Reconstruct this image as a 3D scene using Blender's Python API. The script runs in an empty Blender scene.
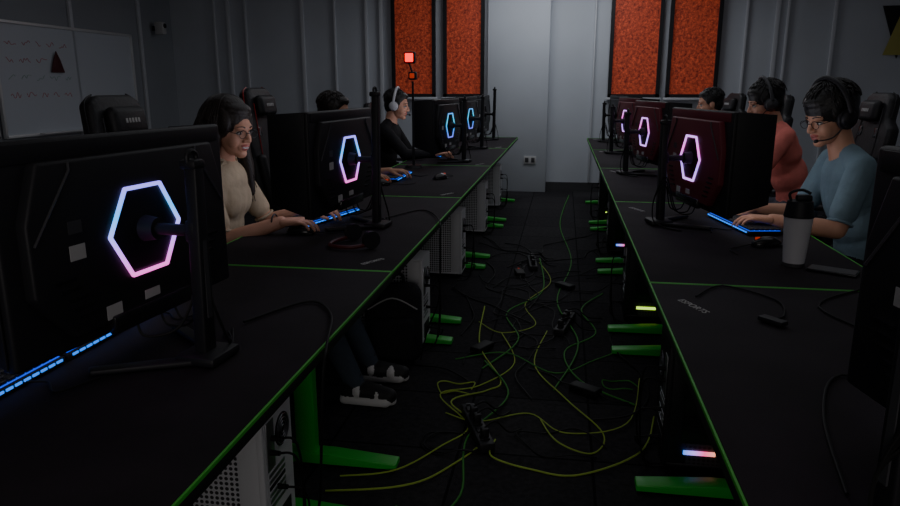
import bpy, bmesh, math, random
import numpy as np
from mathutils import Vector, Matrix, Euler
random.seed(7)
SC = bpy.context.scene
COL = SC.collection
R = math.radians

# ------------------------------------------------------------------ materials
def mat(name, col, rough=0.6, metal=0.0, emis=None, es=0.0, bump=0.0, bscale=80.0, var=0.0, vscale=6.0, spec=0.5):
    m = bpy.data.materials.new(name); m.use_nodes = True
    nt = m.node_tree; b = nt.nodes['Principled BSDF']
    b.inputs['Base Color'].default_value = (*col, 1)
    b.inputs['Roughness'].default_value = rough
    b.inputs['Metallic'].default_value = metal
    b.inputs['Specular IOR Level'].default_value = spec
    if emis:
        b.inputs['Emission Color'].default_value = (*emis, 1)
        b.inputs['Emission Strength'].default_value = es
    tc = nt.nodes.new('ShaderNodeTexCoord')
    if bump > 0:
        n = nt.nodes.new('ShaderNodeTexNoise'); n.inputs['Scale'].default_value = bscale
        n.inputs['Detail'].default_value = 4
        bp = nt.nodes.new('ShaderNodeBump'); bp.inputs['Strength'].default_value = bump
        bp.inputs['Distance'].default_value = 0.01
        nt.links.new(tc.outputs['Object'], n.inputs['Vector'])
        nt.links.new(n.outputs['Fac'], bp.inputs['Height'])
        nt.links.new(bp.outputs['Normal'], b.inputs['Normal'])
    if var > 0:
        n2 = nt.nodes.new('ShaderNodeTexNoise'); n2.inputs['Scale'].default_value = vscale
        n2.inputs['Detail'].default_value = 5
        r = nt.nodes.new('ShaderNodeValToRGB')
        r.color_ramp.elements[0].position = 0.3; r.color_ramp.elements[1].position = 0.7
        r.color_ramp.elements[0].color = (*[max(0, c*(1-var)) for c in col], 1)
        r.color_ramp.elements[1].color = (*[min(1, c*(1+var)) for c in col], 1)
        nt.links.new(tc.outputs['Object'], n2.inputs['Vector'])
        nt.links.new(n2.outputs['Fac'], r.inputs['Fac'])
        nt.links.new(r.outputs['Color'], b.inputs['Base Color'])
    return m

def dots_mat(name, base, hole, scale):
    m = mat(name, base, 0.5); nt = m.node_tree; b = nt.nodes['Principled BSDF']
    tc = nt.nodes.new('ShaderNodeTexCoord')
    v = nt.nodes.new('ShaderNodeTexVoronoi'); v.inputs['Scale'].default_value = scale
    v.inputs['Randomness'].default_value = 0.0
    mp = nt.nodes.new('ShaderNodeMapping'); mp.inputs['Location'].default_value = (0.003, 0.5/scale, 0.002)
    r = nt.nodes.new('ShaderNodeValToRGB'); r.color_ramp.interpolation = 'CONSTANT'
    r.color_ramp.elements[0].color = (*hole, 1); r.color_ramp.elements[1].color = (*base, 1)
    r.color_ramp.elements[1].position = 0.36
    nt.links.new(tc.outputs['Object'], mp.inputs['Vector']); nt.links.new(mp.outputs['Vector'], v.inputs['Vector'])
    nt.links.new(v.outputs['Distance'], r.inputs['Fac']); nt.links.new(r.outputs['Color'], b.inputs['Base Color'])
    return m

def ramp_emit(name, axis, lo, hi, cols, strength):
    m = bpy.data.materials.new(name); m.use_nodes = True
    nt = m.node_tree; b = nt.nodes['Principled BSDF']
    tc = nt.nodes.new('ShaderNodeTexCoord'); sx = nt.nodes.new('ShaderNodeSeparateXYZ')
    mr = nt.nodes.new('ShaderNodeMapRange'); mr.inputs[1].default_value = lo; mr.inputs[2].default_value = hi
    r = nt.nodes.new('ShaderNodeValToRGB')
    els = r.color_ramp.elements
    while len(els) < len(cols): els.new(0.5)
    for i, c in enumerate(cols):
        els[i].position = i/(len(cols)-1); els[i].color = (*c, 1)
    nt.links.new(tc.outputs['Object'], sx.inputs[0])
    nt.links.new(sx.outputs[axis], mr.inputs[0]); nt.links.new(mr.outputs[0], r.inputs['Fac'])
    nt.links.new(r.outputs['Color'], b.inputs['Emission Color'])
    b.inputs['Base Color'].default_value = (0.02, 0.02, 0.02, 1)
    b.inputs['Emission Strength'].default_value = strength
    return m

def carpet():
    m = mat('carpet_tiles', (0.03, 0.03, 0.032), 0.95, bump=0.6, bscale=260, spec=0.1)
    nt = m.node_tree; b = nt.nodes['Principled BSDF']
    tc = nt.nodes.new('ShaderNodeTexCoord'); br = nt.nodes.new('ShaderNodeTexBrick')
    br.offset = 0.0; br.inputs['Scale'].default_value = 1.0
    br.inputs['Brick Width'].default_value = .5; br.inputs['Row Height'].default_value = .5
    br.inputs['Mortar Size'].default_value = .006; br.inputs['Mortar Smooth'].default_value = .3
    br.inputs['Color1'].default_value = (.026, .025, .028, 1); br.inputs['Color2'].default_value = (.038, .037, .040, 1)
    br.inputs['Mortar'].default_value = (.008, .008, .009, 1)
    n = nt.nodes.new('ShaderNodeTexNoise'); n.inputs['Scale'].default_value = 45; n.inputs['Detail'].default_value = 6
    mx = nt.nodes.new('ShaderNodeMix'); mx.data_type = 'RGBA'; mx.blend_type = 'OVERLAY'; mx.inputs[0].default_value = .7
    nt.links.new(tc.outputs['Object'], br.inputs['Vector']); nt.links.new(tc.outputs['Object'], n.inputs['Vector'])
    nt.links.new(br.outputs['Color'], mx.inputs[6]); nt.links.new(n.outputs['Fac'], mx.inputs[7])
    nt.links.new(mx.outputs[2], b.inputs['Base Color'])
    return m

M = {}
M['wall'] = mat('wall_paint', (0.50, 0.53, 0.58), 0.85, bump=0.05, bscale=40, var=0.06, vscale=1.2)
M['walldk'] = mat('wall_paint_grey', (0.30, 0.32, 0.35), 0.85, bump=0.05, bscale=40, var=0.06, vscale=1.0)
M['trim'] = mat('trim_paint', (0.56, 0.58, 0.62), 0.6)
M['ceil'] = mat('ceiling_tiles', (0.35, 0.35, 0.36), 0.9, var=0.1, vscale=4)
M['floor'] = carpet()
M['mat'] = mat('desk_mat', (0.020, 0.0155, 0.0195), 0.8, bump=0.15, bscale=400, var=0.25, vscale=5, spec=0.2)
M['desk'] = mat('desk_black', (0.012, 0.012, 0.013), 0.5)
M['green'] = mat('green_trim', (0.06, 0.50, 0.035), 0.5)
M['greenl'] = mat('green_powdercoat', (0.035, 0.60, 0.045), 0.4)
M['blk'] = mat('black_plastic', (0.014, 0.014, 0.017), 0.5, bump=0.04, bscale=300, spec=.35)
M['blk2'] = mat('black_plastic_gloss', (0.012, 0.012, 0.014), 0.25)
M['redrefl'] = mat('plastic_red_reflection', (0.15, 0.020, 0.032), 0.5, bump=0.04, bscale=300, spec=.35)  # black monitor shell with reflected red light painted into its base colour
M['grey'] = mat('dark_grey_plastic', (0.045, 0.045, 0.05), 0.5)
M['white'] = mat('white_metal', (0.84, 0.85, 0.88), 0.4)
M['whdots'] = dots_mat('white_mesh', (0.84, 0.85, 0.88), (0.05, 0.05, 0.055), 62)
M['bkdots'] = dots_mat('black_mesh', (0.05, 0.05, 0.055), (0.008, 0.008, 0.008), 62)
M['steel'] = mat('steel', (0.4, 0.41, 0.43), 0.35, metal=0.9)
M['alu'] = mat('aluminium', (0.7, 0.71, 0.72), 0.4, metal=0.3)
M['red'] = mat('red_plastic', (0.35, 0.02, 0.02), 0.4)
M['dred'] = mat('dark_red_plastic', (0.07, 0.006, 0.008), 0.5)
M['sticker'] = mat('paper_sticker', (0.5, 0.5, 0.5), 0.7)
M['leather'] = mat('chair_leather', (0.016, 0.016, 0.018), 0.5, bump=0.2, bscale=60, spec=.35)
M['canvas'] = mat('backpack_canvas', (0.022, 0.022, 0.026), 0.8, bump=0.4, bscale=90, spec=.3)
M['board'] = mat('whiteboard_surface', (0.56, 0.60, 0.66), 0.3)
M['ink'] = mat('red_marker', (0.55, 0.16, 0.18), 0.6)
M['inkb'] = mat('green_marker', (0.32, 0.45, 0.42), 0.6)
M['cab'] = mat('cable_black', (0.008, 0.008, 0.008), 0.6, spec=.25)
M['cabg'] = mat('cable_yellow_green', (0.40, 0.56, 0.07), 0.6, spec=.2)
M['cabd'] = mat('cable_green', (0.05, 0.28, 0.04), 0.6, spec=.2)
M['hex'] = ramp_emit('hex_led', 2, 0.18, 0.41, [(1.0, 0.10, 0.50), (0.55, 0.22, 1.0), (0.05, 0.42, 1.0), (0.35, 0.18, 1.0)], 2.3)
M['hex2'] = ramp_emit('hex_led_pale', 2, 0.18, 0.41, [(0.7, 0.35, 1.0), (0.40, 0.25, 1.0), (0.95, 0.16, 0.8), (0.5, 0.35, 1.0)], 2.3)
M['hex3'] = ramp_emit('hex_led_cyan', 2, 0.18, 0.41, [(0.2, 0.15, 1.0), (0.05, 0.3, 1.0), (0.05, 0.6, 0.9), (0.1, 0.3, 1.0)], 1.5)
M['blue'] = mat('blue_backlight', (0, 0, 0), 0.5, emis=(0.005, 0.08, 1.0), es=1.1)
M['cyan'] = mat('blue_bar_led', (0, 0, 0), 0.5, emis=(0.005, 0.20, 1.0), es=1.6)
M['redled'] = mat('red_led', (0.2, 0, 0), 0.5, emis=(1.0, 0.004, 0.002), es=3.2)
M['orled'] = mat('orange_led', (0.2, 0.05, 0), 0.5, emis=(1.0, 0.06, 0.02), es=.35)
M['yled'] = mat('yellow_green_led', (0, 0, 0), 0.5, emis=(0.6, 1.0, 0.08), es=1.8)
M['yellow'] = mat('pennant_yellow', (0.42, 0.38, 0.10), 0.8)
M['eyew'] = mat('eye_white', (0.6, 0.58, 0.56), 0.3)
M['eyeb'] = mat('iris_brown', (0.03, 0.015, 0.01), 0.2)
M['cream'] = mat('tumbler_white', (0.62, 0.62, 0.66), 0.3)
M['door'] = mat('door_paint', (0.3, 0.3, 0.32), 0.5)

def screen_mat():
    m = bpy.data.materials.new('screen_image'); m.use_nodes = True
    nt = m.node_tree; b = nt.nodes['Principled BSDF']
    tc = nt.nodes.new('ShaderNodeTexCoord'); n = nt.nodes.new('ShaderNodeTexNoise')
    n.inputs['Scale'].default_value = 7; n.inputs['Detail'].default_value = 6
    r = nt.nodes.new('ShaderNodeValToRGB')
    e = r.color_ramp.elements
    e[0].position = .35; e[0].color = (.10, .09, .15, 1)
    e[1].position = .7; e[1].color = (1, .80, .62, 1)
    k = e.new(.52); k.color = (.40, .42, .50, 1)
    nt.links.new(tc.outputs['Object'], n.inputs['Vector']); nt.links.new(n.outputs['Fac'], r.inputs['Fac'])
    nt.links.new(r.outputs['Color'], b.inputs['Emission Color']); b.inputs['Emission Strength'].default_value = 2.2
    b.inputs['Base Color'].default_value = (.01, .01, .01, 1)
    return m
M['screen'] = screen_mat()

def red_window():
    m = mat('red_film', (0.35, 0.03, 0.02), 0.6); nt = m.node_tree; b = nt.nodes['Principled BSDF']
    tc = nt.nodes.new('ShaderNodeTexCoord'); v = nt.nodes.new('ShaderNodeTexNoise')
    v.inputs['Scale'].default_value = 26; v.inputs['Detail'].default_value = 8; v.inputs['Roughness'].default_value = .9
    r = nt.nodes.new('ShaderNodeValToRGB'); e = r.color_ramp.elements
    e[0].position = .40; e[0].color = (.12, .008, .006, 1); e[1].position = .64; e[1].color = (.90, .13, .05, 1)
    nt.links.new(tc.outputs['Object'], v.inputs['Vector']); nt.links.new(v.outputs['Fac'], r.inputs['Fac'])
    nt.links.new(r.outputs['Color'], b.inputs['Base Color']); nt.links.new(r.outputs['Color'], b.inputs['Emission Color'])
    b.inputs['Emission Strength'].default_value = 0.17
    return m
M['redwin'] = red_window()

# ------------------------------------------------------------------ mesh builder
class MB:
    def __init__(s): s.v = []; s.f = []; s.m = []; s.mats = []
    def mi(s, m):
        if isinstance(m, str): m = M[m]
        if m not in s.mats: s.mats.append(m)
        return s.mats.index(m)
    def addbm(s, bm, m, X=None):
        o = len(s.v); k = s.mi(m)
        bm.verts.index_update()
        for v in bm.verts: s.v.append(tuple((X @ v.co) if X is not None else v.co))
        for f in bm.faces: s.f.append([o+v.index for v in f.verts]); s.m.append(k)
        bm.free()
    def box(s, c, size, m, rot=(0, 0, 0), bev=0.0, seg=2, X=None):
        bm = bmesh.new(); bmesh.ops.create_cube(bm, size=1.0)
        bmesh.ops.scale(bm, vec=size, verts=bm.verts)
        if bev > 0: bmesh.ops.bevel(bm, geom=bm.edges[:], offset=min(bev, min(size)*.49), segments=seg, profile=.5, affect='EDGES')
        T = Matrix.Translation(c) @ Euler(rot).to_matrix().to_4x4()
        s.addbm(bm, m, (X @ T) if X is not None else T)
    def cyl(s, p0, p1, r0, r1, m, n=20, X=None):
        p0 = Vector(p0); p1 = Vector(p1); d = p1-p0
        bm = bmesh.new(); bmesh.ops.create_cone(bm, cap_ends=True, segments=n, radius1=r0, radius2=r1, depth=d.length)
        T = Matrix.Translation((p0+p1)/2) @ d.to_track_quat('Z', 'Y').to_matrix().to_4x4()
        s.addbm(bm, m, (X @ T) if X is not None else T)
    def sph(s, c, r, m, rot=(0, 0, 0), X=None, u=20, v=12):
        bm = bmesh.new(); bmesh.ops.create_uvsphere(bm, u_segments=u, v_segments=v, radius=1.0)
        if not hasattr(r, '__len__'): r = (r, r, r)
        T = Matrix.Translation(c) @ Euler(rot).to_matrix().to_4x4() @ Matrix.Diagonal((*r, 1))
        s.addbm(bm, m, (X @ T) if X is not None else T)
    def prism(s, pts, ext, m, bev=0.0, X=None):
        bm = bmesh.new(); vs = [bm.verts.new(p) for p in pts]; f = bm.faces.new(vs)
        r = bmesh.ops.extrude_face_region(bm, geom=[f])
        bmesh.ops.translate(bm, vec=ext, verts=[g for g in r['geom'] if isinstance(g, bmesh.types.BMVert)])
        bmesh.ops.recalc_face_normals(bm, faces=bm.faces)
        if bev > 0: bmesh.ops.bevel(bm, geom=bm.edges[:], offset=bev, segments=3, profile=.5, affect='EDGES')
        s.addbm(bm, m, X)
    def tube(s, pts, r, m, n=7, step=6, closed=False, r1=None, smooth=True, X=None):
        P = [Vector(p) for p in pts]
        if X is not None: P = [X @ p for p in P]
        if smooth and len(P) > 2:
            Q = []
            N = len(P); rng = N if closed else N-1
            for i in range(rng):
                a = P[(i-1) % N] if (closed or i > 0) else P[0]; b = P[i]; c = P[(i+1) % N]
                d = P[(i+2) % N] if (closed or i < N-2) else P[-1]
                for j in range(step):
                    t = j/step
                    Q.append(0.5*((2*b)+(c-a)*t+(2*a-5*b+4*c-d)*t*t+(3*b-a-3*c+d)*t**3))
            if not closed: Q.append(P[-1])
            P = Q
        N = len(P); o = len(s.v); k = s.mi(m); up = Vector((0, 0, 1)); prev = None
        for i in range(N):
            t = (P[(i+1) % N]-P[i-1]) if closed else (P[min(i+1, N-1)]-P[max(i-1, 0)])
            if t.length < 1e-9: t = Vector((1, 0, 0))
            t.normalize()
            if prev is None:
                a = up if abs(t.z) < .9 else Vector((1, 0, 0)); x = t.cross(a).normalized()
            else:
                x = prev-t*prev.dot(t)
                x = x.normalized() if x.length > 1e-6 else t.orthogonal().normalized()
            prev = x; y = t.cross(x)
            rr = r if r1 is None else r+(r1-r)*i/(N-1)
            for j in range(n):
                a = 2*math.pi*j/n; s.v.append(tuple(P[i]+rr*(x*math.cos(a)+y*math.sin(a))))
        for i in range(N if closed else N-1):
            for j in range(n):
                a = o+i*n+j; b = o+i*n+(j+1) % n; i2 = (i+1) % N
                s.f.append([a, b, o+i2*n+(j+1) % n, o+i2*n+j]); s.m.append(k)
        if not closed:
            s.f.append([o+j for j in range(n)][::-1]); s.m.append(k)
            s.f.append([o+(N-1)*n+j for j in range(n)]); s.m.append(k)
    def build(s, name, loc=(0, 0, 0), rz=0.0, parent=None, ang=38):
        me = bpy.data.meshes.new(name); me.from_pydata(s.v, [], s.f)
        for m in s.mats: me.materials.append(m)
        me.polygons.foreach_set('material_index', s.m)
        me.polygons.foreach_set('use_smooth', [True]*len(s.f))
        me.update()
        try: me.set_sharp_from_angle(angle=R(ang))
        except Exception: pass
        ob = bpy.data.objects.new(name, me); COL.objects.link(ob)
        ob.location = loc; ob.rotation_euler = (0, 0, rz)
        if parent: ob.parent = parent
        return ob

# ------------------------------------------------------------------ camera
f = 700.0; p = math.atan(166/f); psi = math.atan(115/f*math.cos(p))
F = Vector((-math.sin(psi)*math.cos(p), math.cos(psi)*math.cos(p), -math.sin(p)))
Rt = Vector((math.cos(psi), math.sin(psi), 0)); U = Rt.cross(F)
cam = bpy.data.cameras.new('camera'); cam.lens = 28.0; cam.sensor_width = 36.0; cam.clip_start = .02
co = bpy.data.objects.new('camera', cam); COL.objects.link(co)
mw = Matrix((Rt, U, -F)).transposed().to_4x4(); mw.translation = (0, 0, 1.35); co.matrix_world = mw
SC.camera = co

# ------------------------------------------------------------------ room
XL, XR, YB, YF, ZC = -5.4, 4.7, 9.4, -2.6, 2.95
def slab(name, c, size, m):
    b = MB(); b.box((0, 0, 0), size, m); return b.build(name, c)
slab('floor', ((XL+XR)/2, (YB+YF)/2, -.05), (XR-XL+.4, YB-YF+.4, .1), 'floor')
slab('ceiling', ((XL+XR)/2, (YB+YF)/2, ZC+.05), (XR-XL+.4, YB-YF+.4, .1), 'ceil')
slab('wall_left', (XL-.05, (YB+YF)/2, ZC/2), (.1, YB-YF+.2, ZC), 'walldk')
slab('wall_right', (XR+.05, (YB+YF)/2, ZC/2), (.1, YB-YF+.2, ZC), 'wall')
slab('wall_back', ((XL+XR)/2, YB+.05, ZC/2), (XR-XL, .1, ZC), 'wall')
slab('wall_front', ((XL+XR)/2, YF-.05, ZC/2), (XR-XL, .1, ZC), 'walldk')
slab('baseboard_back', ((XL+XR)/2, YB-.01, .06), (XR-XL, .02, .12), 'grey')
slab('baseboard_left', (XL+.01, (YB+YF)/2, .06), (.02, YB-YF, .12), 'grey')
slab('baseboard_right', (XR-.01, (YB+YF)/2, .06), (.02, YB-YF, .12), 'grey')
b = MB(); b.box((0, 0, 0), (.78, .14, ZC), 'wall', bev=.004); b.build('wall_pilaster', (-.6, YB-.07, ZC/2))
for i, (x0, x1) in enumerate([(-2.27, -1.69), (-1.58, -1.05), (.54, 1.17), (1.25, 1.86)]):
    b = MB(); w = x1-x0; h = 1.6
    b.box((0, .0, 0), (w-.04, .012, h-.04), 'redwin')
    for sx in (-1, 1): b.box((sx*(w/2-.02), -.015, 0), (.045, .05, h), 'blk')
    for sz in (-1, 1): b.box((0, -.015, sz*(h/2-.02)), (w, .05, .045), 'blk')
    b.box((0, -.03, -h/2-.015), (w+.05, .08, .03), 'trim', bev=.004)
    b.build('window_%d' % (i+1), ((x0+x1)/2, YB-.03, 1.22+h/2))
k = 1
for x, w in [(-4.75, .03), (-4.55, .05), (-4.3, .03), (-3.5, .05), (-3.05, .03), (-2.62, .04), (-2.42, .05), (.35, .02), (2.15, .03), (2.5, .05), (2.62, .03), (3.15, .04)]:
    b = MB(); b.box((0, 0, 0), (w, .035, ZC-.15), 'trim', bev=.006); b.build('trim_%d' % k, (x, YB-.02, ZC/2+.05)); k += 1
for y in (8.6, 7.3, 3.6):
    b = MB(); b.box((0, 0, 0), (.035, .05, ZC-.15), 'trim', bev=.006); b.build('trim_%d' % k, (XL+.02, y, ZC/2+.05)); k += 1
for y in (8.3, 6.8, 5.2, 3.4):
    b = MB(); b.box((0, 0, 0), (.035, .05, ZC-.15), 'trim', bev=.006); b.build('trim_%d' % k, (XR-.02, y, ZC/2+.05)); k += 1
b = MB(); b.box((0, 0, 0), (.16, .012, .10), 'sticker', bev=.004)
for sx in (-.04, .04): b.box((sx, -.007, 0), (.045, .006, .06), 'grey', bev=.003)
b.build('wall_outlet', (-.42, YB-.15, .42))
b = MB(); b.box((0, 0, 1.02), (.9, .04, 2.04), 'door', bev=.004)
for s in (-1, 1): b.box((s*.48, .01, 1.05), (.06, .07, 2.1), 'trim', bev=.004)
b.box((0, .01, 2.1), (1.02, .07, .06), 'trim', bev=.004); b.cyl((.38, .02, 1.0), (.38, .07, 1.0), .012, .012, 'steel'); b.box((.33, .075, 1.0), (.12, .015, .02), 'steel', bev=.004)
b.build('door_1', (1.8, YF+.03, 0))

def whiteboard(y0, y1, z0=.86, z1=1.98):
    b = MB(); w = y1-y0; h = z1-z0
    b.box((0, 0, 0), (.015, w, h), 'board')
    for s in (-1, 1):
        b.box((.01, s*(w/2-.012), 0), (.035, .03, h), 'alu', bev=.004)
        b.box((.01, 0, s*(h/2-.012)), (.035, w, .03), 'alu', bev=.004)
    b.box((.05, 0, -h/2+.02), (.08, w*.6, .012), 'alu', bev=.003)
    for ln in range(4):
        z = h/2-.2-.17*ln; y = -w/2+.15; x = y
        for wd_ in range(random.randint(3, 5)):
            n_ = random.randint(4, 8)
            b.tube([(.0085, x+q*.022, z+random.uniform(-.028, .028)) for q in range(n_)], .0032, 'ink' if ln != 2 else 'inkb', n=5, step=3); x += n_*.022+.06
    b.build('whiteboard', (XL+.03, (y0+y1)/2, (z0+z1)/2))
whiteboard(4.05, 6.05); whiteboard(6.12, 8.35)
b = MB(); b.prism([(0, 0, .12), (0, .05, .03), (0, .10, -.1), (0, -.10, -.1), (0, -.05, .03)], (.012, 0, 0), 'dred', bev=.003)
b.build('red_magnet_sign', (XL+.055, 6.95, 1.60))
b = MB(); b.box((0, 0, 0), (.12, .10, .16), 'sticker', bev=.02); b.cyl((.06, 0, .03), (.07, 0, .03), .03, .03, 'blk'); b.box((-.08, 0, 0), (.06, .04, .06), 'blk')
b.build('wall_speaker', (XL+.13, 8.9, 2.10))
b = MB(); b.prism([(-.22, 0, .3), (.22, 0, .3), (.0, 0, -.3)], (0, .01, 0), 'blk'); b.prism([(-.16, -.006, -.26), (.16, -.006, -.26), (0, -.006, .26)], (0, .005, 0), 'yellow')
b.build('triangular_pennant', (3.88, YB-.03, 1.98))

# ------------------------------------------------------------------ desks
XEL, XER, DW, DL, ZT = -.545, .284, .75, 1.62, .75
def desk(side, y0, idx):
    s = 1 if side == 'L' else -1
    b = MB(); w = DW; L = DL
    b.box((0, 0, ZT-.017), (w, L-.006, .028), 'desk', bev=.004)
    b.box((0, 0, ZT-.0015), (w-.012, L-.016, .004), 'mat', bev=.0015)
    g = .0045
    for sx in (-1, 1): b.box((sx*(w/2-.003), 0, ZT-.004), (.0055, L-.004, .010), 'green', bev=.002)
    for sy in (-1, 1): b.box((0, sy*(L/2-.004), ZT-.002), (w, g, .007), 'green', bev=.0015)
    for yy in (-L/2+.04, L/2-.30):
        cx = .03*s
        b.box((cx, yy, .375), (.075, .045, .66), 'greenl', bev=.006)
        b.box((cx, yy, ZT-.045), (w-.14, .05, .03), 'blk', bev=.004)
        b.prism([(-.34, yy-.032, .008), (.37, yy-.032, .008), (.37, yy-.032, .03), (.12, yy-.032, .05), (-.12, yy-.032, .05), (-.34, yy-.032, .03)],
                (0, .064, 0), 'greenl', bev=.004, X=Matrix.Diagonal((s, 1, 1, 1)))
        for fx in (-.3, .33): b.cyl((fx*s, yy, 0), (fx*s, yy, .012), .02, .02, 'blk', n=12)
    b.box((-.1*s, -.13, .60), (.03, L-.4, .12), 'blk', bev=.004)
    b.box((.02*s, -.13, .66), (.14, L-.5, .01), 'grey', bev=.002)
    xc = XEL-DW/2 if side == 'L' else XER+DW/2
    ob = b.build('gaming_desk', (xc, y0+L/2, 0))
    t = bpy.data.curves.new('mat_print', 'FONT'); t.body = 'ESPORTS'; t.size = .027 if side == 'L' else .032; t.extrude = .0004; t.align_x = 'CENTER'
    t.materials.append(M['sticker'])
    to = bpy.data.objects.new('mat_print', t); COL.objects.link(to); to.parent = ob
    to.location = (.28 if side == 'L' else -.29, -L/2+.12 if side == 'L' else L/2-.24, ZT+.0012)
    to.rotation_euler = (0, 0, R(60 if side == 'L' else -65))
    return ob
YS = [-1.04+DL*i for i in range(6)]
for i, y in enumerate(YS):
    desk('L', y, i); desk('R', y, i)

# ------------------------------------------------------------------ PC towers
def tower(x, y, white, s, led=None):
    b = MB(); W = 'white' if white else 'blk'; D = 'whdots' if white else 'bkdots'
    L, Wd, H = .42, .21, .46
    z0 = .03
    b.box((0, 0, z0+H/2), (L-.01, Wd-.014, H-.01), 'grey')
    b.box((0, 0, z0+H-.008), (L, Wd, .016), W, bev=.005); b.box((0, 0, z0+.008), (L, Wd, .016), W, bev=.005)
    for sx in (-1, 1):
        for sy in (-1, 1): b.box((sx*(L/2-.01), sy*(Wd/2-.008), z0+H/2), (.02, .016, H), W, bev=.004)
    for sy in (-1, 1):
        b.box((-.03*s, sy*(Wd/2-.005), z0+H/2), (L-.10, .006, H-.03), D)
        b.box(((L/2-.045)*s, sy*(Wd/2-.005), z0+H/2), (.07, .008, H-.03), W, bev=.002)
    xr = (L/2-.004)*s
    b.box((xr, 0, z0+H/2), (.008, Wd-.03, H-.03), W)
    b.box((xr+.004*s, -.055, z0+.33), (.006, .05, .15), 'steel', bev=.002)
    b.cyl((xr, .03, z0+.34), (xr+.006*s, .03, z0+.34), .05, .05, 'blk', n=24)
    for q in range(4): b.tube([(xr+.008*s, .03+math.cos(a)*(.012+q*.011), z0+.34+math.sin(a)*(.012+q*.011)) for a in [i*math.pi/6 for i in range(12)]], .0014, 'steel', n=4, step=1, closed=True)
    for q in range(6): b.box((xr+.004*s, -.02, z0+.14+q*.02), (.005, .11, .012), 'steel' if q != 3 else 'blk', bev=.001)
    b.box((xr+.003*s, 0, z0+.06), (.006, .14, .08), 'blk', bev=.002)
    for (yy, zz) in [(-.05, .35), (-.06, .31), (.0, .06), (-.02, .18)]:
        b.cyl((xr, yy, z0+zz), (xr+.035*s, yy, z0+zz), .009, .007, 'cab', n=10)
        e = random.uniform(-.1, .1)
        b.tube([(xr+.03*s, yy, z0+zz), (xr+.075*s, yy+.01, z0+zz-.01), (xr+.085*s, yy+e*.5, z0+zz*.6), (xr+.06*s, yy+e, .02), (xr-.02*s, yy+e*2, .012)], .0035, 'cab', n=6)
    for sx in (-1, 1):
        for sy in (-1, 1): b.cyl((sx*.16, sy*.07, 0), (sx*.16, sy*.07, z0+.005), .018, .018, 'blk', n=12)
    if led:
        b.box((-.085, -Wd/2-.002, z0+.06), (.11, .006, .016), led, bev=.002)
        for sy in (-1, 1): b.box((.0, sy*(Wd/2), z0+.26), (.3, .003, .33), 'blk2', bev=.001)
    b.build('pc_tower', (x, y, 0))
tower(-1.00, 1.76, True, 1)
for y in (3.52, 4.95, 6.5, 8.0): tower(-.90, y, True, 1)
M['rgb'] = ramp_emit('rgb_led_strip', 0, -.14, -.03, [(0.05, 0.25, 1.0), (0.5, 0.3, 1.0), (1.0, 0.1, 0.3), (1.0, 0.35, 0.2)], 1.8)
for y, l in ((2.46, 'rgb'), (4.15, 'yled'), (5.85, 'rgb'), (7.4, 'yled')): tower(.60, y, False, -1, l)

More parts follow.
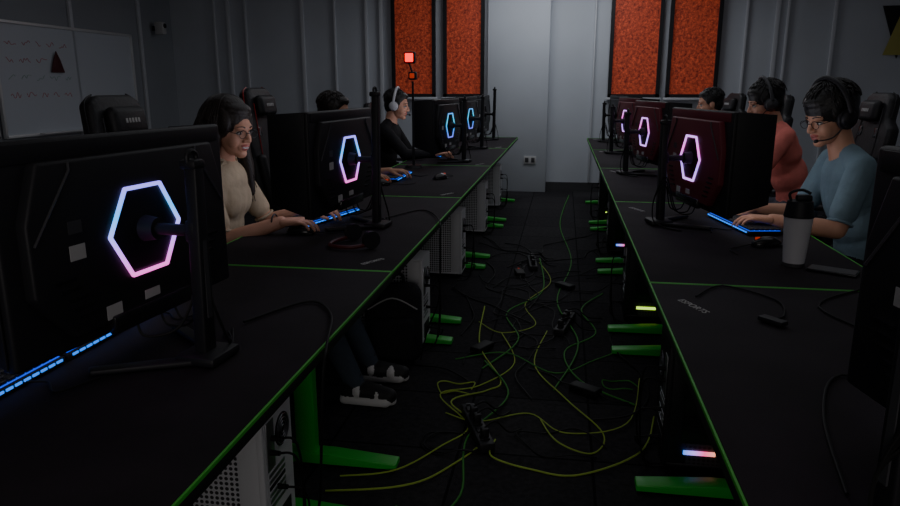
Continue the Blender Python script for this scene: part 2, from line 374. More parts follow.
# ------------------------------------------------------------------ monitors
def monitor(x, y, side, a=9, lit=True, hexm='hex', colh=.57, cx=.14, shell='blk'):
    b = MB(); zc = .295; W = .70; H = .42
    b.box((-.02, 0, zc), (.028, W, H), 'blk', bev=.008, seg=3)
    b.prism([(-.012, -.27, zc+.17), (-.012, -.31, zc+.06), (-.012, -.31, zc-.08), (-.012, -.22, zc-.18), (-.012, .22, zc-.18), (-.012, .31, zc-.08), (-.012, .31, zc+.06), (-.012, .27, zc+.17)], (.03, 0, 0), shell, bev=.007)
    b.box((-.004, 0, zc+.187), (.004, W-.04, .035), shell, bev=.001)
    for sy in (-1, 1):
        b.tube([(.019, sy*.30, zc+.02), (.02, sy*.2, zc+.15), (.02, sy*.2, zc+.165)], .003, 'grey', n=5, smooth=False)
        for q in range(5): b.box((.019, sy*(.24-.012*q), zc-.06-.02*q), (.004, .05, .006), 'blk2')
    b.box((-.036, 0, zc), (.008, W-.004, H-.004), 'blk2', bev=.002)
    b.box((-.0415, 0, zc+.004), (.002, W-.03, H-.04), 'screen')
    hr = .113
    hp = [Vector((.021, hr*math.cos(i*math.pi/3), zc+hr*.96*math.sin(i*math.pi/3))) for i in range(6)]
    for i in range(6):
        p0 = hp[i]; p1 = hp[(i+1) % 6]; d = (p1-p0); L = d.length; an = math.atan2(d.z, d.y)
        b.box((p0+p1)/2, (.007, L+.004, .0085), hexm if lit else 'grey', rot=(an, 0, 0), bev=.002)
    b.prism([Vector((.012, v.y*.9, zc+(v.z-zc)*.9)) for v in hp], (.006, 0, 0), 'blk')
    b.cyl((.015, 0, zc), (.05, 0, zc), .030, .024, 'blk'); b.cyl((.045, 0, zc), (cx-.01, 0, zc), .013, .013, 'blk')
    b.box((cx-.008, 0, zc), (.03, .036, .05), 'blk', bev=.008)
    b.prism([(cx-.02, -.022, 0), (cx-.02, .022, 0), (cx-.012, .015, colh), (cx-.012, -.015, colh)], (.030, 0, 0), 'blk', bev=.005)
    b.prism([(cx+.012, -.008, .1), (cx+.012, .008, .1), (cx+.012, .006, colh-.08), (cx+.012, -.006, colh-.08)], (.003, 0, 0), 'grey')
    b.box((cx, 0, colh), (.040, .040, .02), 'blk', bev=.006)
    b.tube([(cx, -.015, colh), (cx, -.015, colh+.02), (cx, 0, colh+.028), (cx, .015, colh+.02), (cx, .015, colh)], .005, 'blk', n=8)
    b.box((cx, 0, .012), (.1, .11, .022), 'blk', bev=.008)
    for sy in (-1, 1):
        b.prism([(cx-.02, sy*.02, .002), (cx+.02, sy*.04, .002), (-.03, sy*.16, .002), (-.05, sy*.14, .002)], (0, 0, .013), 'blk', bev=.004)
    for sy in (-1, 1):
        b.prism([(-.02, sy*(W/2+.002), zc-H/2+.01), (-.02, sy*(W/2+.002), zc+H/2), (-.17, sy*(W/2+.01), zc+H/2-.01), (-.17, sy*(W/2+.01), zc-H/2+.06)], (0, sy*.005, 0), 'blk', bev=.0015)
    b.box((.016, 0, zc-.185), (.02, .26, .04), 'blk2', bev=.004)
    b.box((.0185, -.12, zc-.155), (.001, .045, .03), 'sticker'); b.box((.0195, .0, zc-.148), (.001, .05, .02), 'sticker')
    b.box((.0185, -.20, zc-.01), (.001, .04, .03), 'sticker'); b.box((.0185, -.20, zc+.04), (.001, .035, .025), 'grey')
    for q, yy in enumerate((-.05, .03, .08)):
        b.tube([(.01, yy, zc-.2), (.03, yy, zc-.235), (.09, yy*.6+.02, zc-.22), (.13, .03, zc-.12+.02*q), (.17, .01, .12), (.18, .04, .03), (.15, .1, .006), (.1, .14+.02*q, .005)], .003, 'cab', n=6)
    rz = R(-a) if side == 'L' else R(180+a)
    return b.build('gaming_monitor', (x, y, ZT+.001), rz)
monitor(-.925, 1.40, 'L', a=6, colh=.44, cx=.15)
monitor(-.93, 2.95, 'L', a=5)
monitor(-.93, 5.72, 'L', a=8, hexm='hex3', colh=.5); monitor(-.93, 7.0, 'L', a=8, hexm='hex3', colh=.5); monitor(-.93, 8.2, 'L', a=8, lit=False)
for y, l, ch in ((.92, 1, .53), (3.23, 1, .45), (5.1, 1, .42), (6.7, 1, .42), (8.1, 0, .42)): monitor(.575, y, 'R', a=11, lit=l, hexm='hex2', colh=ch, shell='redrefl' if 3 < y < 8 else 'blk')

# ------------------------------------------------------------------ keyboards and mice
def keyboard(x, y, rz):
    b = MB(); b.box((0, 0, .010), (.145, .45, .016), 'blk', bev=.004)
    b.box((0, 0, .0185), (.128, .435, .002), 'blue')
    for r in range(6):
        for c in range(18):
            if r == 0 and 5 <= c <= 10:
                if c == 5: b.box((-.055, -.005, .024), (.016, .132, .009), 'blk', bev=.002, seg=1)
                continue
            b.box((-.055+r*.0216, -.204+c*.024, .024), (.0190, .0215, .009), 'blk', bev=.002, seg=1)
    for c in range(18): b.box((.0742, -.204+c*.024, .013), (.003, .017, .005), 'cyan')
    b.tube([(.07, .1, .01), (.11, .12, .004), (.16, .08, .003), (.2, .16, .003)], .0025, 'cab', n=6)
    b.build('keyboard', (x, y, ZT+.002), rz)
keyboard(-1.145, 1.54, R(0)); keyboard(-1.145, 1.08, R(0)); keyboard(-1.10, 3.09, R(-14)); keyboard(-1.12, 4.62, 0); keyboard(-1.12, 6.2, 0)
keyboard(.80, 3.22, R(180)+R(10)); keyboard(.83, 4.95, R(180)); keyboard(.83, 6.5, R(180))
def mouse(x, y, rz, c='cyan'):
    b = MB()
    b.sph((0, 0, .008), (.062, .033, .03), 'blk2'); b.box((0, 0, .004), (.11, .058, .006), 'blk', bev=.003)
    b.box((.04, 0, .031), (.022, .007, .010), c, bev=.003); b.box((.03, 0, .0295), (.05, .0015, .012), 'grey')
    b.tube([(.06, 0, .01), (.12, .01, .003), (.18, .04, .003), (.2, .12, .003)], .002, 'cab', n=6)
    b.box((-.045, 0, .016), (.02, .02, .012), c, bev=.004)
    b.build('computer_mouse', (x, y, ZT+.003), rz)
mouse(-1.07, 2.74, 0); mouse(-1.12, 4.25, 0, 'orled'); mouse(-.80, 4.6, R(60), 'orled'); mouse(.79, 2.80, R(200), 'orled'); mouse(.85, 5.3, R(180))

b = MB()
b.cyl((0, 0, 0), (0, 0, .17), .034, .046, 'cream', n=32); b.cyl((0, 0, .17), (0, 0, .18), .048, .048, 'blk', n=32)
b.cyl((0, 0, .18), (0, 0, .225), .047, .04, 'blk', n=32); b.box((.01, 0, .235), (.05, .03, .022), 'blk', bev=.007)
b.cyl((0, 0, .0), (0, 0, .012), .036, .036, 'grey', n=32)
b.tube([(-.03, 0, .225), (-.035, 0, .25), (.0, 0, .262), (.03, 0, .25)], .005, 'blk')
b.build('insulated_tumbler', (.80, 2.50, ZT+.001))
b = MB(); b.box((0, 0, .005), (.075, .15, .009), 'blk2', bev=.004); b.box((0, 0, .0098), (.068, .14, .0008), 'grey'); b.build('smartphone', (.90, 2.42, ZT+.001), R(60))
b = MB(); b.tube([(.40, 2.05, .755), (.50, 2.18, .755), (.62, 2.05, .755), (.60, 1.90, .755), (.55, 1.86, .756)], .0028, 'cab'); b.box((.555, 1.84, .760), (.03, .07, .012), 'blk', bev=.003, rot=(0, 0, R(40)))
b.build('usb_cable')
b = MB(); b.tube([(.44, 1.02, .756), (.5, 1.3, .755), (.6, 1.5, .755), (.75, 1.45, .755), (.8, 1.7, .755), (.72, 2.0, .755), (.9, 2.2, .755)], .003, 'cab')
b.tube([(.5, .9, .756), (.7, 1.2, .755), (.85, 1.25, .755), (.95, 1.6, .755)], .003, 'cab'); b.build('monitor_cable')
b = MB(); b.tube([(-.80, 1.62, .757), (-.70, 1.82, .756), (-.60, 1.72, .757), (-.535, 1.50, .76), (-.52, 1.42, .70), (-.55, 1.45, .4), (-.62, 1.6, .2), (-.66, 1.75, .03)], .0035, 'cab'); b.build('monitor_cable')
b = MB(); b.tube([(-.80, 3.12, .757), (-.70, 3.35, .756), (-.62, 3.3, .757), (-.535, 3.05, .76), (-.52, 2.98, .70), (-.54, 3.05, .4), (-.62, 3.2, .2), (-.66, 3.2, .03)], .0035, 'cab')
b.build('monitor_cable')
b = MB()
b.tube([(0, -.08, .02), (0, -.085, .02), (-.08, -.07, .012), (-.13, 0, .012), (-.08, .07, .012), (0, .085, .02)], .008, 'dred')
for s in (-1, 1): b.cyl((.0, s*.075, .035), (.0, s*.095, .035), .034, .034, 'blk')
b.build('headset', (-.76, 2.58, ZT+.001), R(40))

# ------------------------------------------------------------------ gaming chair
def chair(x, y, rz, top=1.33, pipe='grey'):
    b = MB()
    for i in range(5):
        a = i*2*math.pi/5+.3; c, s = math.cos(a), math.sin(a)
        b.prism([(0, -.03, .07), (0, .03, .07), (0, .03, .12), (0, -.03, .12)], (.30, 0, -.02), 'blk', bev=.004, X=Matrix.Rotation(a, 4, 'Z'))
        for q in (-1, 1): b.cyl((c*.3-s*.012*q*1.8, s*.3+c*.012*q*1.8, .03), (c*.3-s*.012*q*.5, s*.3+c*.012*q*.5, .03), .03, .03, 'blk2', n=16)
        b.cyl((c*.3, s*.3, .03), (c*.3, s*.3, .09), .01, .01, 'steel', n=10)
    b.cyl((0, 0, .07), (0, 0, .16), .05, .045, 'blk'); b.cyl((0, 0, .15), (0, 0, .36), .025, .025, 'steel'); b.box((0, 0, .365), (.28, .22, .03), 'blk', bev=.008)
    b.box((.03, 0, .415), (.48, .40, .08), 'leather', bev=.035, seg=4)
    for s in (-1, 1):
        b.box((.03, s*.235, .435), (.46, .09, .10), 'leather', bev=.04, seg=4)
        b.box((-.02, s*.30, .40), (.06, .08, .02), 'blk', bev=.006); b.box((-.02, s*.335, .50), (.05, .025, .2), 'blk', bev=.008); b.box((.02, s*.33, .625), (.24, .07, .03), 'blk', bev=.012, seg=3)
    T = Matrix.Translation((-.20, 0, .42)) @ Matrix.Rotation(R(-9), 4, 'Y')
    h = top-.42
    o = [(.17, .0), (.25, .14), (.27, .34), (.25, .50), (.285, .60), (.27, .70), (.19, h-.16), (.175, h-.03), (.12, h)]
    pts = [(0, y_, z_) for y_, z_ in o]+[(0, -y_, z_) for y_, z_ in reversed(o)]
    b.prism(pts, (-.07, 0, 0), 'leather', bev=.02, X=T)
    for s in (-1, 1):
        b.box((.02, s*.20, .30), (.06, .07, .44), 'leather', bev=.028, seg=4, X=T, rot=(R(-6)*s, 0, 0))
        b.box((.0, s*.12, .66), (.012, .05, .06), 'blk2', bev=.004, X=T)
        b.tube([(.004, s*.15, .05), (.004, s*.16, .4), (.004, s*.13, h-.1)], .003, pipe, n=5, X=T)
        b.tube([(-.03, s*.195, h-.15), (-.03, s*.18, h-.03), (-.03, s*.12, h+.004)], .004, pipe if pipe == 'red' else 'leather', n=5, X=T)
    b.box((.025, 0, h-.12), (.06, .24, .13), 'leather', bev=.03, seg=4, X=T)
    b.box((.025, 0, .16), (.07, .28, .17), 'leather', bev=.03, seg=4, X=T)
    for q in range(5): b.box((.056, -.045+q*.022, h-.12), (.003, .013, .02), 'sticker', X=T, bev=.001)
    return b.build('gaming_chair', (x, y, 0), rz)

# ------------------------------------------------------------------ people
def remesh_prims(prims, voxel, it):
    mb = MB()
    for q in prims:
        if q[1] == 'c':
            p0, r0, p1, r1 = q[2:]
            p0 = Vector(p0); p1 = Vector(p1)
            mb.sph(p0, r0, 'blk', u=18, v=10); mb.sph(p1, r1, 'blk', u=18, v=10)
            if (p1-p0).length > 1e-4: mb.cyl(p0, p1, r0, r1, 'blk', n=18)
        else:
            c, rr, rot = q[2:]
            bm = bmesh.new(); bmesh.ops.create_uvsphere(bm, u_segments=24, v_segments=14, radius=1.0)
            mb.addbm(bm, 'blk', Matrix.Translation(c) @ rot.to_4x4() @ Matrix.Diagonal((*rr, 1)))
    ob = mb.build('tmp')
    m = ob.modifiers.new('r', 'REMESH'); m.mode = 'VOXEL'; m.voxel_size = voxel
    m2 = ob.modifiers.new('s', 'SMOOTH'); m2.factor = .5; m2.iterations = it
    dg = bpy.context.evaluated_depsgraph_get(); ev = ob.evaluated_get(dg); me = ev.to_mesh()
    nv = len(me.vertices); co_ = np.empty(nv*3); me.vertices.foreach_get('co', co_); co_ = co_.reshape(-1, 3)
    faces = [list(pg.vertices) for pg in me.polygons]
    cen = np.empty(len(faces)*3); me.polygons.foreach_get('center', cen); cen = cen.reshape(-1, 3)
    ev.to_mesh_clear()
    old = ob.data; bpy.data.objects.remove(ob); bpy.data.meshes.remove(old)
    best = np.full(len(cen), 1e9); lab = np.zeros(len(cen), int)
    labels = []
    for q in prims:
        if q[0] not in labels: labels.append(q[0])
        li = labels.index(q[0])
        if q[1] == 'c':
            p0, r0, p1, r1 = q[2:]; p0 = np.array(p0); p1 = np.array(p1); d = p1-p0; L = max(1e-9, d@d)
            t = np.clip(((cen-p0)@d)/L, 0, 1); dist = np.linalg.norm(cen-(p0+t[:, None]*d), axis=1)-(r0+(r1-r0)*t)
        else:
            c, rr, rot = q[2:]; Rm = np.array(rot); qq = (cen-np.array(c))@Rm; rr = np.array(rr)
            k0 = np.linalg.norm(qq/rr, axis=1); k1 = np.linalg.norm(qq/(rr*rr), axis=1)+1e-9; dist = k0*(k0-1)/k1
        w = dist < best; best[w] = dist[w]; lab[w] = li
    return co_, faces, lab, labels

def ik(S, W, l1, l2, pole):
    S = Vector(S); W = Vector(W); d = W-S; D = d.length
    k = max(1.0, D*1.02/(l1+l2)); l1 *= k; l2 *= k
    a = (l1*l1-l2*l2+D*D)/(2*D); h = math.sqrt(max(0, l1*l1-a*a)); u = d/D
    pv = Vector(pole); pv = (pv-u*pv.dot(u)).normalized()
    return S+u*a+pv*h

def hand(W, ang, side, pitch=(12, 42, 62)):
    W = Vector(W); fx = Vector((math.cos(ang), math.sin(ang), 0)); med = Vector((-fx.y, fx.x, 0))*(-side)
    up = Vector((0, 0, 1)); out = []
    rot = Matrix((fx, Vector((-fx.y, fx.x, 0)), up)).transposed()
    out.append(('skin', 'e', W+fx*.048, (.048, .037, .015), rot))
    for i, (o, L, r) in enumerate([(.033, .072, .0088), (.011, .082, .009), (-.011, .075, .0086), (-.032, .058, .0076)]):
        Kn = W+fx*(.088-.006*abs(i-1))+med*o+up*.006
        out.append(('skin', 'c', W+fx*.01+med*o*.5, .017, Kn, r+.0025))
        d0 = (fx+med*o*3.2).normalized(); p_ = Kn; rr = r
        for sgi, sl in enumerate((.44, .31, .25)):
            pa = R(pitch[sgi]); q_ = p_+(d0*math.cos(pa)-up*math.sin(pa))*L*sl
            out.append(('skin', 'c', p_, rr, q_, rr*.92)); p_ = q_; rr *= .92
    a0 = W+fx*.02+med*.022-up*.002; a1 = a0+fx*.035+med*.026-up*.010; a2 = a1+fx*.03+med*.006-up*.010; a3 = a2+fx*.022-med*.004-up*.005
    out += [('skin', 'c', a0, .015, a1, .0115), ('skin', 'c', a1, .0112, a2, .0098), ('skin', 'c', a2, .0098, a3, .0082)]
    return out

def person(name, loc, rz, cols, head=(.12, 0, 1.18), yaw=0, pitch=8, hr=(.40, -.12, .80), hl=(.42, .16, .80), female=False, voxel=.006,
           longsl=False, ankx=.50, headset=None, glasses=False, feet_dy=0.0, puff=1.0, smile=False):
    mats = {k: v for k, v in cols.items()}
    hx, hy, hz = head; dz = hz-1.18; wd = .92 if female else 1.0
    I3 = Matrix.Identity(3); P = []
    N = Vector((hx*.70, hy*.6, 1.035+dz)); C = Vector((hx*.42, 0, .86+dz*.7))
    P.append(('pants', 'e', (0, 0, .555), (.14, .175*wd, .10), I3))
    P.append(('shirt', 'e', (0.005, 0, .67), (.112, .148*wd, .13), I3))
    P.append(('shirt', 'e', Vector((0.005, 0, .67)).lerp(C, .5), (.108, .150*wd, .14), I3))
    rl = Matrix.Rotation(R(12), 3, 'Y')
    P.append(('shirt', 'e', C, (.105, .152*wd, .19), rl)); P.append(('shirt', 'e', C+Vector((.015, 0, .08)), (.095, .16*wd, .115), rl))
    if female:
        for s in (-1, 1): P.append(('shirt', 'e', C+Vector((.060, s*.050, .015)), (.056, .066, .085), I3))
        P.append(('shirt', 'e', C+Vector((.062, 0, .02)), (.054, .09, .09), I3))
    for s in (-1, 1):
        S = N+Vector((-.03, s*.168*wd, -.055))
        P.append(('shirt', 'c', N+Vector((-.03, s*.04, -.016)), .048, S, .056*wd))
        P.append(('shirt', 'c', C+Vector((0, s*.10, .03)), .085, S+Vector((0, 0, -.02)), .058))
        W = Vector(hr if s < 0 else hl)
        E = ik(S, W, .275, .25, (-.25, s*.35, -1))
        if longsl:
            P.append(('shirt', 'c', S, .056*wd, E, .048)); P.append(('shirt', 'c', E, .047, W-(W-E).normalized()*.02, .033))
        else:
            Sl = S.lerp(E, .72); P.append(('shirt', 'c', S, .057*wd, Sl, .055*wd)); P.append(('skin', 'c', S, .044, E, .038*wd))
            P.append(('skin', 'c', E, .038*wd, E.lerp(W, .3), .039*wd)); P.append(('skin', 'c', E.lerp(W, .3), .039*wd, W, .0265))
        hip = (.02, s*.09, .545); kn = (.46, s*(.12+feet_dy), .545); an = (ankx, s*(.12+feet_dy), .10)
        mk = (kn[0]*.6+an[0]*.4, kn[1], kn[2]*.6+an[2]*.4)
        P.append(('pants', 'c', hip, .088, kn, .063)); P.append(('pants', 'c', kn, .062, mk, .058)); P.append(('pants', 'c', mk, .058, an, .044))
        P.append(('shoe', 'c', (an[0]-.03, an[1], .058), .040, (an[0]+.06, an[1], .056), .043)); P.append(('shoe', 'c', (an[0]+.06, an[1], .056), .043, (an[0]+.16, an[1]+s*.01, .044), .034))
        P.append(('shoe', 'c', (an[0]-.01, an[1], .06), .042, (an[0]-.005, an[1], .115), .043))
        P.append(('sole', 'e', (an[0]+.02, an[1], .062), (.026, .052, .036), I3)); P.append(('sole', 'e', (an[0]+.11, an[1], .050), (.026, .046, .036), I3))
        P.append(('sole', 'c', (an[0]-.04, an[1], .022), .022, (an[0]+.17, an[1]+s*.01, .022), .022))
        for yo in (-.024, .024): P.append(('sole', 'c', (an[0]-.04, an[1]+yo, .021), .021, (an[0]+.15, an[1]+yo+s*.01, .021), .021))
    HM = Matrix.Translation(head) @ Matrix.Rotation(R(yaw), 4, 'Z') @ Matrix.Rotation(R(pitch), 4, 'Y'); HR = HM.to_3x3()
    H = []
    def he(l, c, r, rot=None): H.append((l, 'e', HM @ Vector(c), r, HR if rot is None else HR @ rot))
    def hc(l, a, ra, b_, rb): H.append((l, 'c', HM @ Vector(a), ra, HM @ Vector(b_), rb))
    P.append(('skin', 'c', N+Vector((-.015, 0, -.03)), .056*wd, HM @ Vector((-.03, 0, -.06)), .050*wd))
    P.append(('shirt', 'c', N+Vector((-.03, -.035, -.016)), .046, N+Vector((-.03, .035, -.016)), .046))
    H.append(('skin', 'c', HM @ Vector((-.03, 0, -.10)), .048*wd, HM @ Vector((-.03, 0, -.06)), .050*wd))
    he('skin', (-.008, 0, .028), (.094, .074, .088)); he('skin', (.024, 0, -.024), (.066, .062, .080)); he('skin', (.030, 0, -.070), (.054, .048, .040))
    he('skin', (.066, 0, -.094), (.024, .027, .020)); he('skin', (.070, 0, .022), (.023, .050, .020))
    hc('skin', (.085, 0, .010), .0085, (.106, 0, -.026), .0105); he('skin', (.104, 0, -.030), (.013, .012, .010))
    for s in (-1, 1):
        he('skin', (.095, s*.013, -.034), (.012, .009, .008)); he('skin', (.050, s*.036, -.036), (.030, .024, .036))
        he('skin', (-.004, s*.075, -.012), (.020, .010, .034)); he('skin', (.002, s*.081, -.012), (.015, .008, .026))
    he('skin', (.077, 0, -.062), (.014, .030, .024))
    if smile: he('teeth', (.0905, 0, -.0615), (.0065, .019, .0055))
    he('lip', (.0885, 0, -.0555), (.009, .025, .0055)); he('lip', (.087, 0, -.069), (.009, .021, .0062))
    if female:
        he('hair', (-.030, 0, .040), (.112, .095, .104)); he('hair', (-.065, 0, -.03), (.062, .085, .10)); he('hair', (.026, 0, .086), (.054, .068, .034))
        for s in (-1, 1): he('hair', (.000, s*.068, .030), (.056, .026, .066))
        hc('hair', (-.07, 0, -.04), .066, (-.085, 0, -.22), .055)
        for s in (-1, 1):
            hc('hair', (-.01, s*.075, .05), .028, (-.008, s*.090, -.08), .030); hc('hair', (-.008, s*.090, -.08), .030, (.015, s*.112, -.19), .026); hc('hair', (.015, s*.112, -.19), .026, (.040, s*.115, -.29), .015)
            hc('hair', (-.04, s*.07, .0), .04, (-.05, s*.10, -.22), .045)
    else:
        he('hair', (-.022, 0, .046*puff), (.100*puff, .085*puff, .087*puff)); he('hair', (-.055, 0, .0), (.055*puff, .074*puff, .075)); he('hair', (.036, 0, .080), (.052*puff, .060*puff, .034*puff))
        for s in (-1, 1): he('hair', (.008, s*.068*puff, .035), (.036, .014, .042))
    mb = MB()
    def put(co_, fs, la, lbs):
        o = len(mb.v); mb.v += [tuple(c) for c in co_]; ix = [mb.mi(mats[q]) for q in lbs]
        mb.f += [[o+i for i in f_] for f_ in fs]; mb.m += [ix[a] for a in la]
    put(*remesh_prims(P, voxel, 9 if voxel < .006 else 5))
    put(*remesh_prims(H, .0032 if voxel < .006 else .005, 7 if voxel < .006 else 3))
    for s, W in ((-1, hr), (1, hl)):
        tgt = Vector(W); S = N+Vector((-.03, s*.168*wd, -.055)); E = ik(S, tgt, .275, .25, (-.25, s*.35, -1)); d = tgt-E
        put(*remesh_prims(hand(tgt, math.atan2(d.y, d.x)*.5, s), .0034, 2))
        if not longsl:
            u = (E-S).normalized(); c0 = S.lerp(E, .72)+u*.045; e1 = u.orthogonal().normalized(); e2 = u.cross(e1); rr = .047*wd
            mb.tube([c0+e1*rr*math.cos(a)+e2*rr*math.sin(a) for a in [i*math.pi/6 for i in range(12)]], .006, mats['shirt'], n=6, step=2, closed=True)
    if female:
        for s in (-1, 1):
            mb.prism([N+Vector((.045, s*.012, -.050)), N+Vector((.020, s*.058, .012)), N+Vector((.012, s*.085, -.012)), N+Vector((.055, s*.050, -.062))], (.006, 0, .004), mats['shirt'], bev=.0015)
            mb.tube([N+Vector((.022, s*.056, .012)), N+Vector((-.03, s*.066, .030)), N+Vector((-.075, 0, .038))], .008, mats['shirt'], n=6)
    for s in (-1, 1):
        mb.sph((.0745, s*.031, -.002), (.0125, .0135, .0080), 'eyew', X=HM, u=14, v=8); mb.sph((.0845, s*.031, -.002), (.0035, .0055, .0058), 'eyeb', X=HM, u=12, v=8)
        mb.tube([(.083, s*.018, .0035), (.0885, s*.031, .0070), (.078, s*.045, .002)], .0020, mats['hair'], n=5, X=HM)
        mb.tube([(.092, s*.014, .023), (.0905, s*.030, .028), (.078, s*.048, .024)], .0030, mats['hair'], n=6, r1=.0015, X=HM)
    if female:
        for i in range(260):
            ph = math.pi+random.uniform(-1.9, 1.9); c, s = math.cos(ph), math.sin(ph); j = random.uniform(.98, 1.12); L = random.uniform(-.34, -.20)
            w1 = random.uniform(-.016, .016); w2 = random.uniform(-.016, .016); fw = .04 if abs(ph-math.pi) > 1.15 else 0
            x0 = -.030+.112*c*j; y0 = .095*s*j
            mb.tube([(-.03+.03*c, .03*s, .137), (-.03+.078*c, .072*s, .114), (x0, y0, .04), (x0+w1, y0*1.05+w2, -.06), (x0*.95-w1+fw*.5, y0*1.16-w2, -.15), (x0*.9+w1+fw, y0*1.24+w2, L)], .0045, mats['hair'], n=5, step=4, r1=.0015, X=HM)
    else:
        for i in range(240):
            ph = random.uniform(-math.pi, math.pi); th = random.uniform(.05, 1.3); c, s = math.cos(ph), math.sin(ph)
            if abs(ph) < 1.0 and th > .78: continue
            dp = random.uniform(-.25, .25)
            def sp(t, k_, d_=0):
                return (-.022+.100*puff*math.sin(t)*math.cos(ph+d_)*k_, .085*puff*math.sin(t)*math.sin(ph+d_)*k_, .046*puff+.087*puff*math.cos(t)*k_)
            mb.tube([sp(th, .97), sp(th+.15, 1.05, dp*.5), sp(th+.34, 1.02+random.uniform(0, .05), dp)], .0055, mats['hair'], n=5, step=3, r1=.0015, X=HM)
    if glasses:
        for s in (-1, 1):
            mb.tube([(.101, s*.034+.021*math.cos(a), -.003+.017*math.sin(a)) for a in [i*math.pi/6 for i in range(12)]], .0014, 'blk2', n=5, step=2, closed=True, X=HM)
            mb.tube([(.100, s*.055, .0), (.05, s*.074, .002), (-.005, s*.083, .0)], .0014, 'blk2', n=5, X=HM)
        mb.tube([(.101, -.013, 0), (.106, 0, .003), (.101, .013, 0)], .0014, 'blk2', n=5, X=HM)
    if headset:
        hm = headset
        mb.tube([(-.01, .104*math.sin(a)*max(1, puff*.98), .01+.137*puff*math.cos(a)) for a in [R(d) for d in range(-88, 89, 22)]], .011, hm, n=8, X=HM)
        for s in (-1, 1):
            mb.cyl((-.005, s*.082, -.008), (-.005, s*.100, -.008), .043, .043, 'blk', n=24, X=HM); mb.cyl((-.005, s*.100, -.008), (-.005, s*.118, -.008), .041, .030, hm, n=24, X=HM)
            mb.tube([(-.005+.03*math.cos(a), s*.113, -.008+.03*math.sin(a)) for a in [i*math.pi/6 for i in range(12)]], .002, 'grey', n=5, step=1, closed=True, X=HM)
        mb.tube([(.02, .10, -.03), (.07, .085, -.065), (.112, .045, -.068)], .003, 'blk', n=6, X=HM); mb.sph((.114, .04, -.068), (.010, .010, .008), 'blk', X=HM)
    if female:
        Wv = Vector(hr); mb.tube([(Wv.x-.03, Wv.y+.031*math.cos(a), Wv.z+.001+.031*math.sin(a)) for a in [i*math.pi/6 for i in range(12)]], .0035, 'blk2', n=6, step=2, closed=True)
    return mb.build(name, loc, rz, ang=180)

def skin(n, c): return mat(n, c, .5, bump=.03, bscale=200, var=.06, vscale=20)
def cloth(n, c): return mat(n, c, .85, bump=.9, bscale=16, var=.14, vscale=10, spec=.2)
sk1 = skin('skin_light', (.66, .34, .23)); sk2 = skin('skin_tan', (.60, .31, .20)); lip = mat('lips', (.45, .13, .11), .4)
hb = mat('hair_black', (.007, .006, .006), .45, bump=.3, bscale=120); hbr = mat('hair_brown', (.014, .008, .006), .45, bump=.3, bscale=120)
jeans = cloth('jeans', (.07, .09, .12)); blackp = cloth('black_trousers', (.012, .012, .014)); sole = mat('white_sole', (.85, .85, .85), .6); shoe = mat('sneaker', (.02, .02, .022), .6)
base = dict(skin=sk1, lip=lip, hair=hb, pants=jeans, shoe=shoe, sole=sole, teeth=M['eyew'])
person('seated_woman', (-1.535, 2.87, 0), 0, dict(base, shirt=cloth('beige_shirt', (.54, .44, .31)), hair=hbr), head=(.12, 0, 1.175), yaw=-18, pitch=10,
       hr=(.385, -.14, .80), hl=(.40, .17, .80), female=True, voxel=.0048, glasses=True, ankx=.67, smile=True)
person('seated_man', (-1.56, 4.42, 0), 0, dict(base, skin=sk2, hair=hbr, shirt=cloth('grey_shirt', (.05, .05, .055))), head=(.10, 0, 1.19), hr=(.34, -.14, .80), voxel=.008)
person('seated_man', (-1.56, 5.95, 0), 0, dict(base, shirt=cloth('black_hoodie', (.012, .012, .013)), pants=blackp), head=(.15, 0, 1.20), longsl=True, hr=(.50, -.10, .80), hl=(.46, .14, .80), headset='cream', voxel=.008)
person('seated_man', (1.34, 3.30, 0), math.pi, dict(base, skin=sk2, shirt=cloth('light_blue_shirt', (.18, .27, .32)), pants=blackp), head=(.21, .01, 1.225), yaw=22, pitch=18,
       hr=(.45, -.10, .80), hl=(.45, .19, .80), voxel=.0048, headset='blk', puff=1.15, glasses=True)
person('seated_man', (1.52, 4.86, 0), math.pi, dict(base, shirt=cloth('coral_shirt', (.85, .24, .20)), hair=hb), head=(.25, 0, 1.25), yaw=6, pitch=14, hr=(.58, -.12, .80), hl=(.54, .16, .80), voxel=.007, headset='grey', puff=1.12)
person('seated_man', (1.40, 6.45, 0), math.pi, dict(base, shirt=cloth('dark_shirt', (.03, .03, .04))), head=(.16, 0, 1.21), hr=(.48, -.12, .80), voxel=.009)

chair(-1.60, 2.87, 0); chair(-1.62, 4.42, 0, 1.36, 'red'); chair(-1.62, 5.95, 0, 1.25)
chair(1.43, 3.30, math.pi, 1.20); chair(1.62, 4.90, math.pi, 1.33); chair(1.48, 6.45, math.pi, 1.3); chair(1.42, 7.8, math.pi+.2, 1.3)
chair(-1.7, 7.4, .1, 1.2)

# ------------------------------------------------------------------ beacon lamp
b = MB(); b.cyl((0, 0, 0), (0, 0, .02), .07, .06, 'blk'); b.cyl((0, 0, .02), (0, 0, .64), .010, .008, 'blk')
b.box((0, 0, .68), (.06, .05, .06), 'blk', bev=.01); b.box((0, -.027, .68), (.035, .01, .035), 'orled', bev=.006)
b.cyl((0, 0, .70), (-.03, 0, .78), .007, .007, 'blk'); b.box((-.02, 0, .81), (.085, .05, .085), 'blk', bev=.012); b.box((-.02, -.028, .81), (.062, .012, .062), 'redled', bev=.008)
b.build('red_signal_lamp', (-1.12, 5.25, ZT+.001))

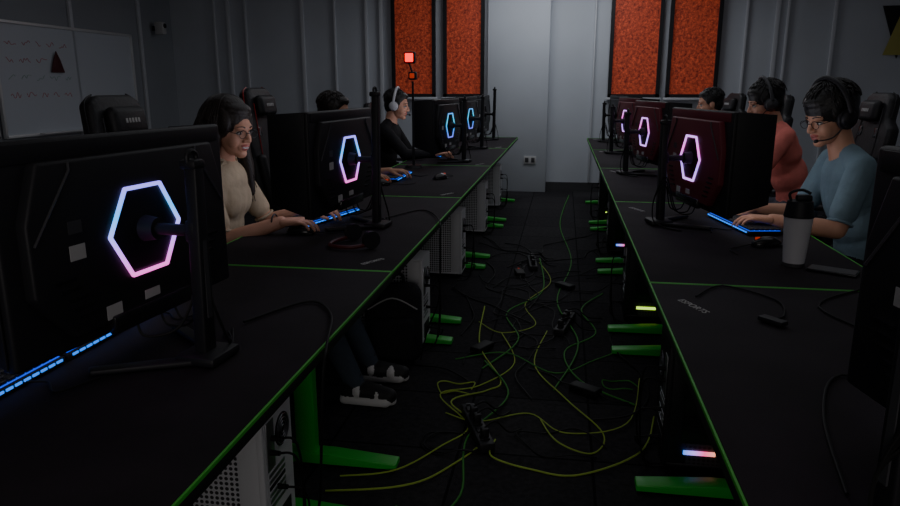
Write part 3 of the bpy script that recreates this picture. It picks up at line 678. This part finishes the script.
# ------------------------------------------------------------------ backpack
b = MB()
b.box((0, 0, .21), (.15, .28, .40), 'canvas', bev=.06, seg=5); b.box((.085, 0, .15), (.06, .21, .22), 'canvas', bev=.028, seg=4)
b.tube([(-.02, -.05, .40), (-.02, -.04, .45), (-.02, .04, .45), (-.02, .05, .40)], .009, 'blk')
for s in (-1, 1): b.tube([(-.07, s*.08, .38), (-.11, s*.10, .3), (-.10, s*.11, .12), (-.07, s*.1, .06)], .012, 'grey')
b.tube([(.075, -.12, .3), (.085, 0, .36), (.075, .12, .3)], .004, 'sticker', n=5)
b.build('backpack', (-.80, 3.23, .0), R(-80))

# ------------------------------------------------------------------ floor cables
def fl(name, pts, m, r=.004):
    b = MB(); b.tube([(x, y, r+.001+(.012 if i % 3 == 1 else 0)) for i, (x, y) in enumerate(pts)], r, m, n=6, step=8); b.build(name)
fl('network_cable', [(-.76, 2.05), (-.51, 2.10), (-.38, 2.25), (-.26, 2.54), (-.44, 2.78), (-.30, 2.95), (-.25, 3.08), (-.4, 3.5), (-.45, 4.2)], 'cabg', .0035)
fl('network_cable', [(-.74, 2.15), (-.55, 2.2), (-.42, 2.42), (-.34, 2.6), (-.5, 2.85), (-.34, 3.0), (-.2, 3.3), (-.3, 3.7)], 'cabg', .003)
fl('network_cable', [(-.22, 2.5), (-.22, 2.35), (-.07, 2.30), (.10, 2.29), (.33, 2.47), (.42, 2.8)], 'cabg', .0035)
fl('network_cable', [(-.05, 2.70), (.02, 2.5), (.15, 2.45), (.2, 2.62), (.05, 2.9), (-.1, 3.3), (-.05, 3.8)], 'cabg', .003)
fl('network_cable', [(-.45, 2.7), (-.3, 2.62), (-.1, 2.75), (.05, 2.6), (.3, 2.7), (.4, 3.2)], 'cabg', .0025)
fl('network_cable', [(-.45, 3.9), (-.3, 3.7), (-.12, 3.9), (-.2, 4.3), (-.05, 4.8), (-.15, 5.4)], 'cabg', .0025)
fl('network_cable', [(-.5, 2.0), (-.4, 1.9), (-.3, 2.1), (-.33, 2.5), (-.2, 2.9), (-.35, 3.3)], 'cabd')
fl('network_cable', [(-.35, 3.2), (-.2, 3.6), (-.3, 4.1), (-.1, 4.6), (-.15, 5.5)], 'cabd')
fl('network_cable', [(.0, 3.0), (.12, 3.6), (.0, 4.4), (.1, 5.5), (.0, 7), (.1, 9.0)], 'cabd')
fl('network_cable', [(.3, 4.6), (.15, 4.2), (.22, 3.8), (.05, 3.5), (.12, 3.1), (.35, 2.9)], 'cabd')
fl('network_cable', [(-.5, 3.3), (-.25, 3.4), (0, 3.2), (.2, 3.4), (.4, 3.6)], 'cabd', .003)
def coil(x, y, r, m, n=3):
    pts = []
    for i in range(n*9):
        a = i*2*math.pi/9; rr = r*(1+random.uniform(-.25, .25)); pts.append((x+rr*math.cos(a)*1.3, y+rr*math.sin(a)))
    fl('cable_coil', pts, m, .003)
coil(-.36, 2.45, .09, 'cab', 2); coil(.05, 2.5, .13, 'cab', 1); coil(-.1, 3.6, .12, 'cab', 1); coil(-.45, 2.95, .07, 'cabg', 1); coil(.3, 3.1, .06, 'cabd', 1)
for i in range(17):
    y = random.uniform(1.9, 5.5); x = random.uniform(-.55, .3); pts = []
    a = random.uniform(0, 6.28)
    for q in range(9):
        pts.append((max(-.7, min(.42, x)), y)); a += random.uniform(-1.3, 1.3)
        x += .22*math.cos(a)*.7; y += .24*abs(math.sin(a))+.03
    fl('power_cable', pts, 'cab', random.choice([.003, .004]))
def strip(x, y, rz, led=False):
    b = MB(); b.box((0, 0, .022), (.06, .36, .04), 'blk', bev=.006)
    for q in range(5): b.box((0, -.13+q*.062, .045), (.036, .04, .006), 'blk', bev=.003)
    for q in (0, 2, 3):
        b.box((0, -.13+q*.062, .065), (.03, .032, .04), 'blk', bev=.006)
        b.tube([(0, -.13+q*.062, .085), (.05, -.1+q*.06, .09), (.11, -.08+q*.07, .03), (.18, -.02+q*.08, .006)], .0035, 'cab', n=6)
    b.box((0, .16, .045), (.016, .01, .006), 'orled' if led else 'grey'); b.build('power_strip', (x, y, 0), rz)
strip(-.30, 2.56, .35); strip(.05, 3.9, -.2); strip(-.2, 5.3, .1, True)
def adapter(x, y, rz, led=None):
    b = MB(); b.box((0, 0, .02), (.065, .14, .032), 'cab', bev=.008, seg=3)
    if led: b.box((0, .06, .037), (.010, .008, .004), led)
    b.tube([(0, .07, .02), (.01, .13, .012), (.06, .22, .006), (.05, .35, .006)], .0035, 'cab', n=6); b.tube([(0, -.07, .02), (-.01, -.13, .01), (.04, -.22, .006)], .003, 'cab', n=6)
    b.build('power_adapter', (x, y, 0), rz)
adapter(-.38, 3.45, -.5); adapter(.14, 3.0, 1.0); adapter(-.28, 5.0, .2, 'orled'); adapter(.05, 4.7, .8)

# ------------------------------------------------------------------ lights
def area(name, loc, size, e, col=(1, 1, 1), rot=(0, 0, 0)):
    l = bpy.data.lights.new(name, 'AREA'); l.shape = 'RECTANGLE'; l.size = size[0]; l.size_y = size[1]; l.energy = e; l.color = col
    o = bpy.data.objects.new(name, l); COL.objects.link(o); o.location = loc; o.rotation_euler = rot; return o
area('ceiling_light_far', (-.1, 8.3, 2.9), (2.0, .6), 24, (.92, .95, 1))
area('ceiling_light_mid', (.3, 4.8, 2.9), (4.4, 4), 21, (.92, .94, 1))
area('ceiling_light_near', (0, .5, 2.9), (3, 2), 3.5, (1, .93, .9))
area('ceiling_light_left', (-3.6, 5.5, 2.9), (1, 3), 2.5, (.92, .95, 1))
area('fill_light_front', (0, -2.3, 1.35), (2.2, 1.2), 19, (1, .93, .9), (R(90), 0, 0))  # added fill from behind the camera, stands for no actual lamp
w = bpy.data.worlds.new('world'); SC.world = w; w.use_nodes = True
w.node_tree.nodes['Background'].inputs[0].default_value = (.02, .02, .025, 1)
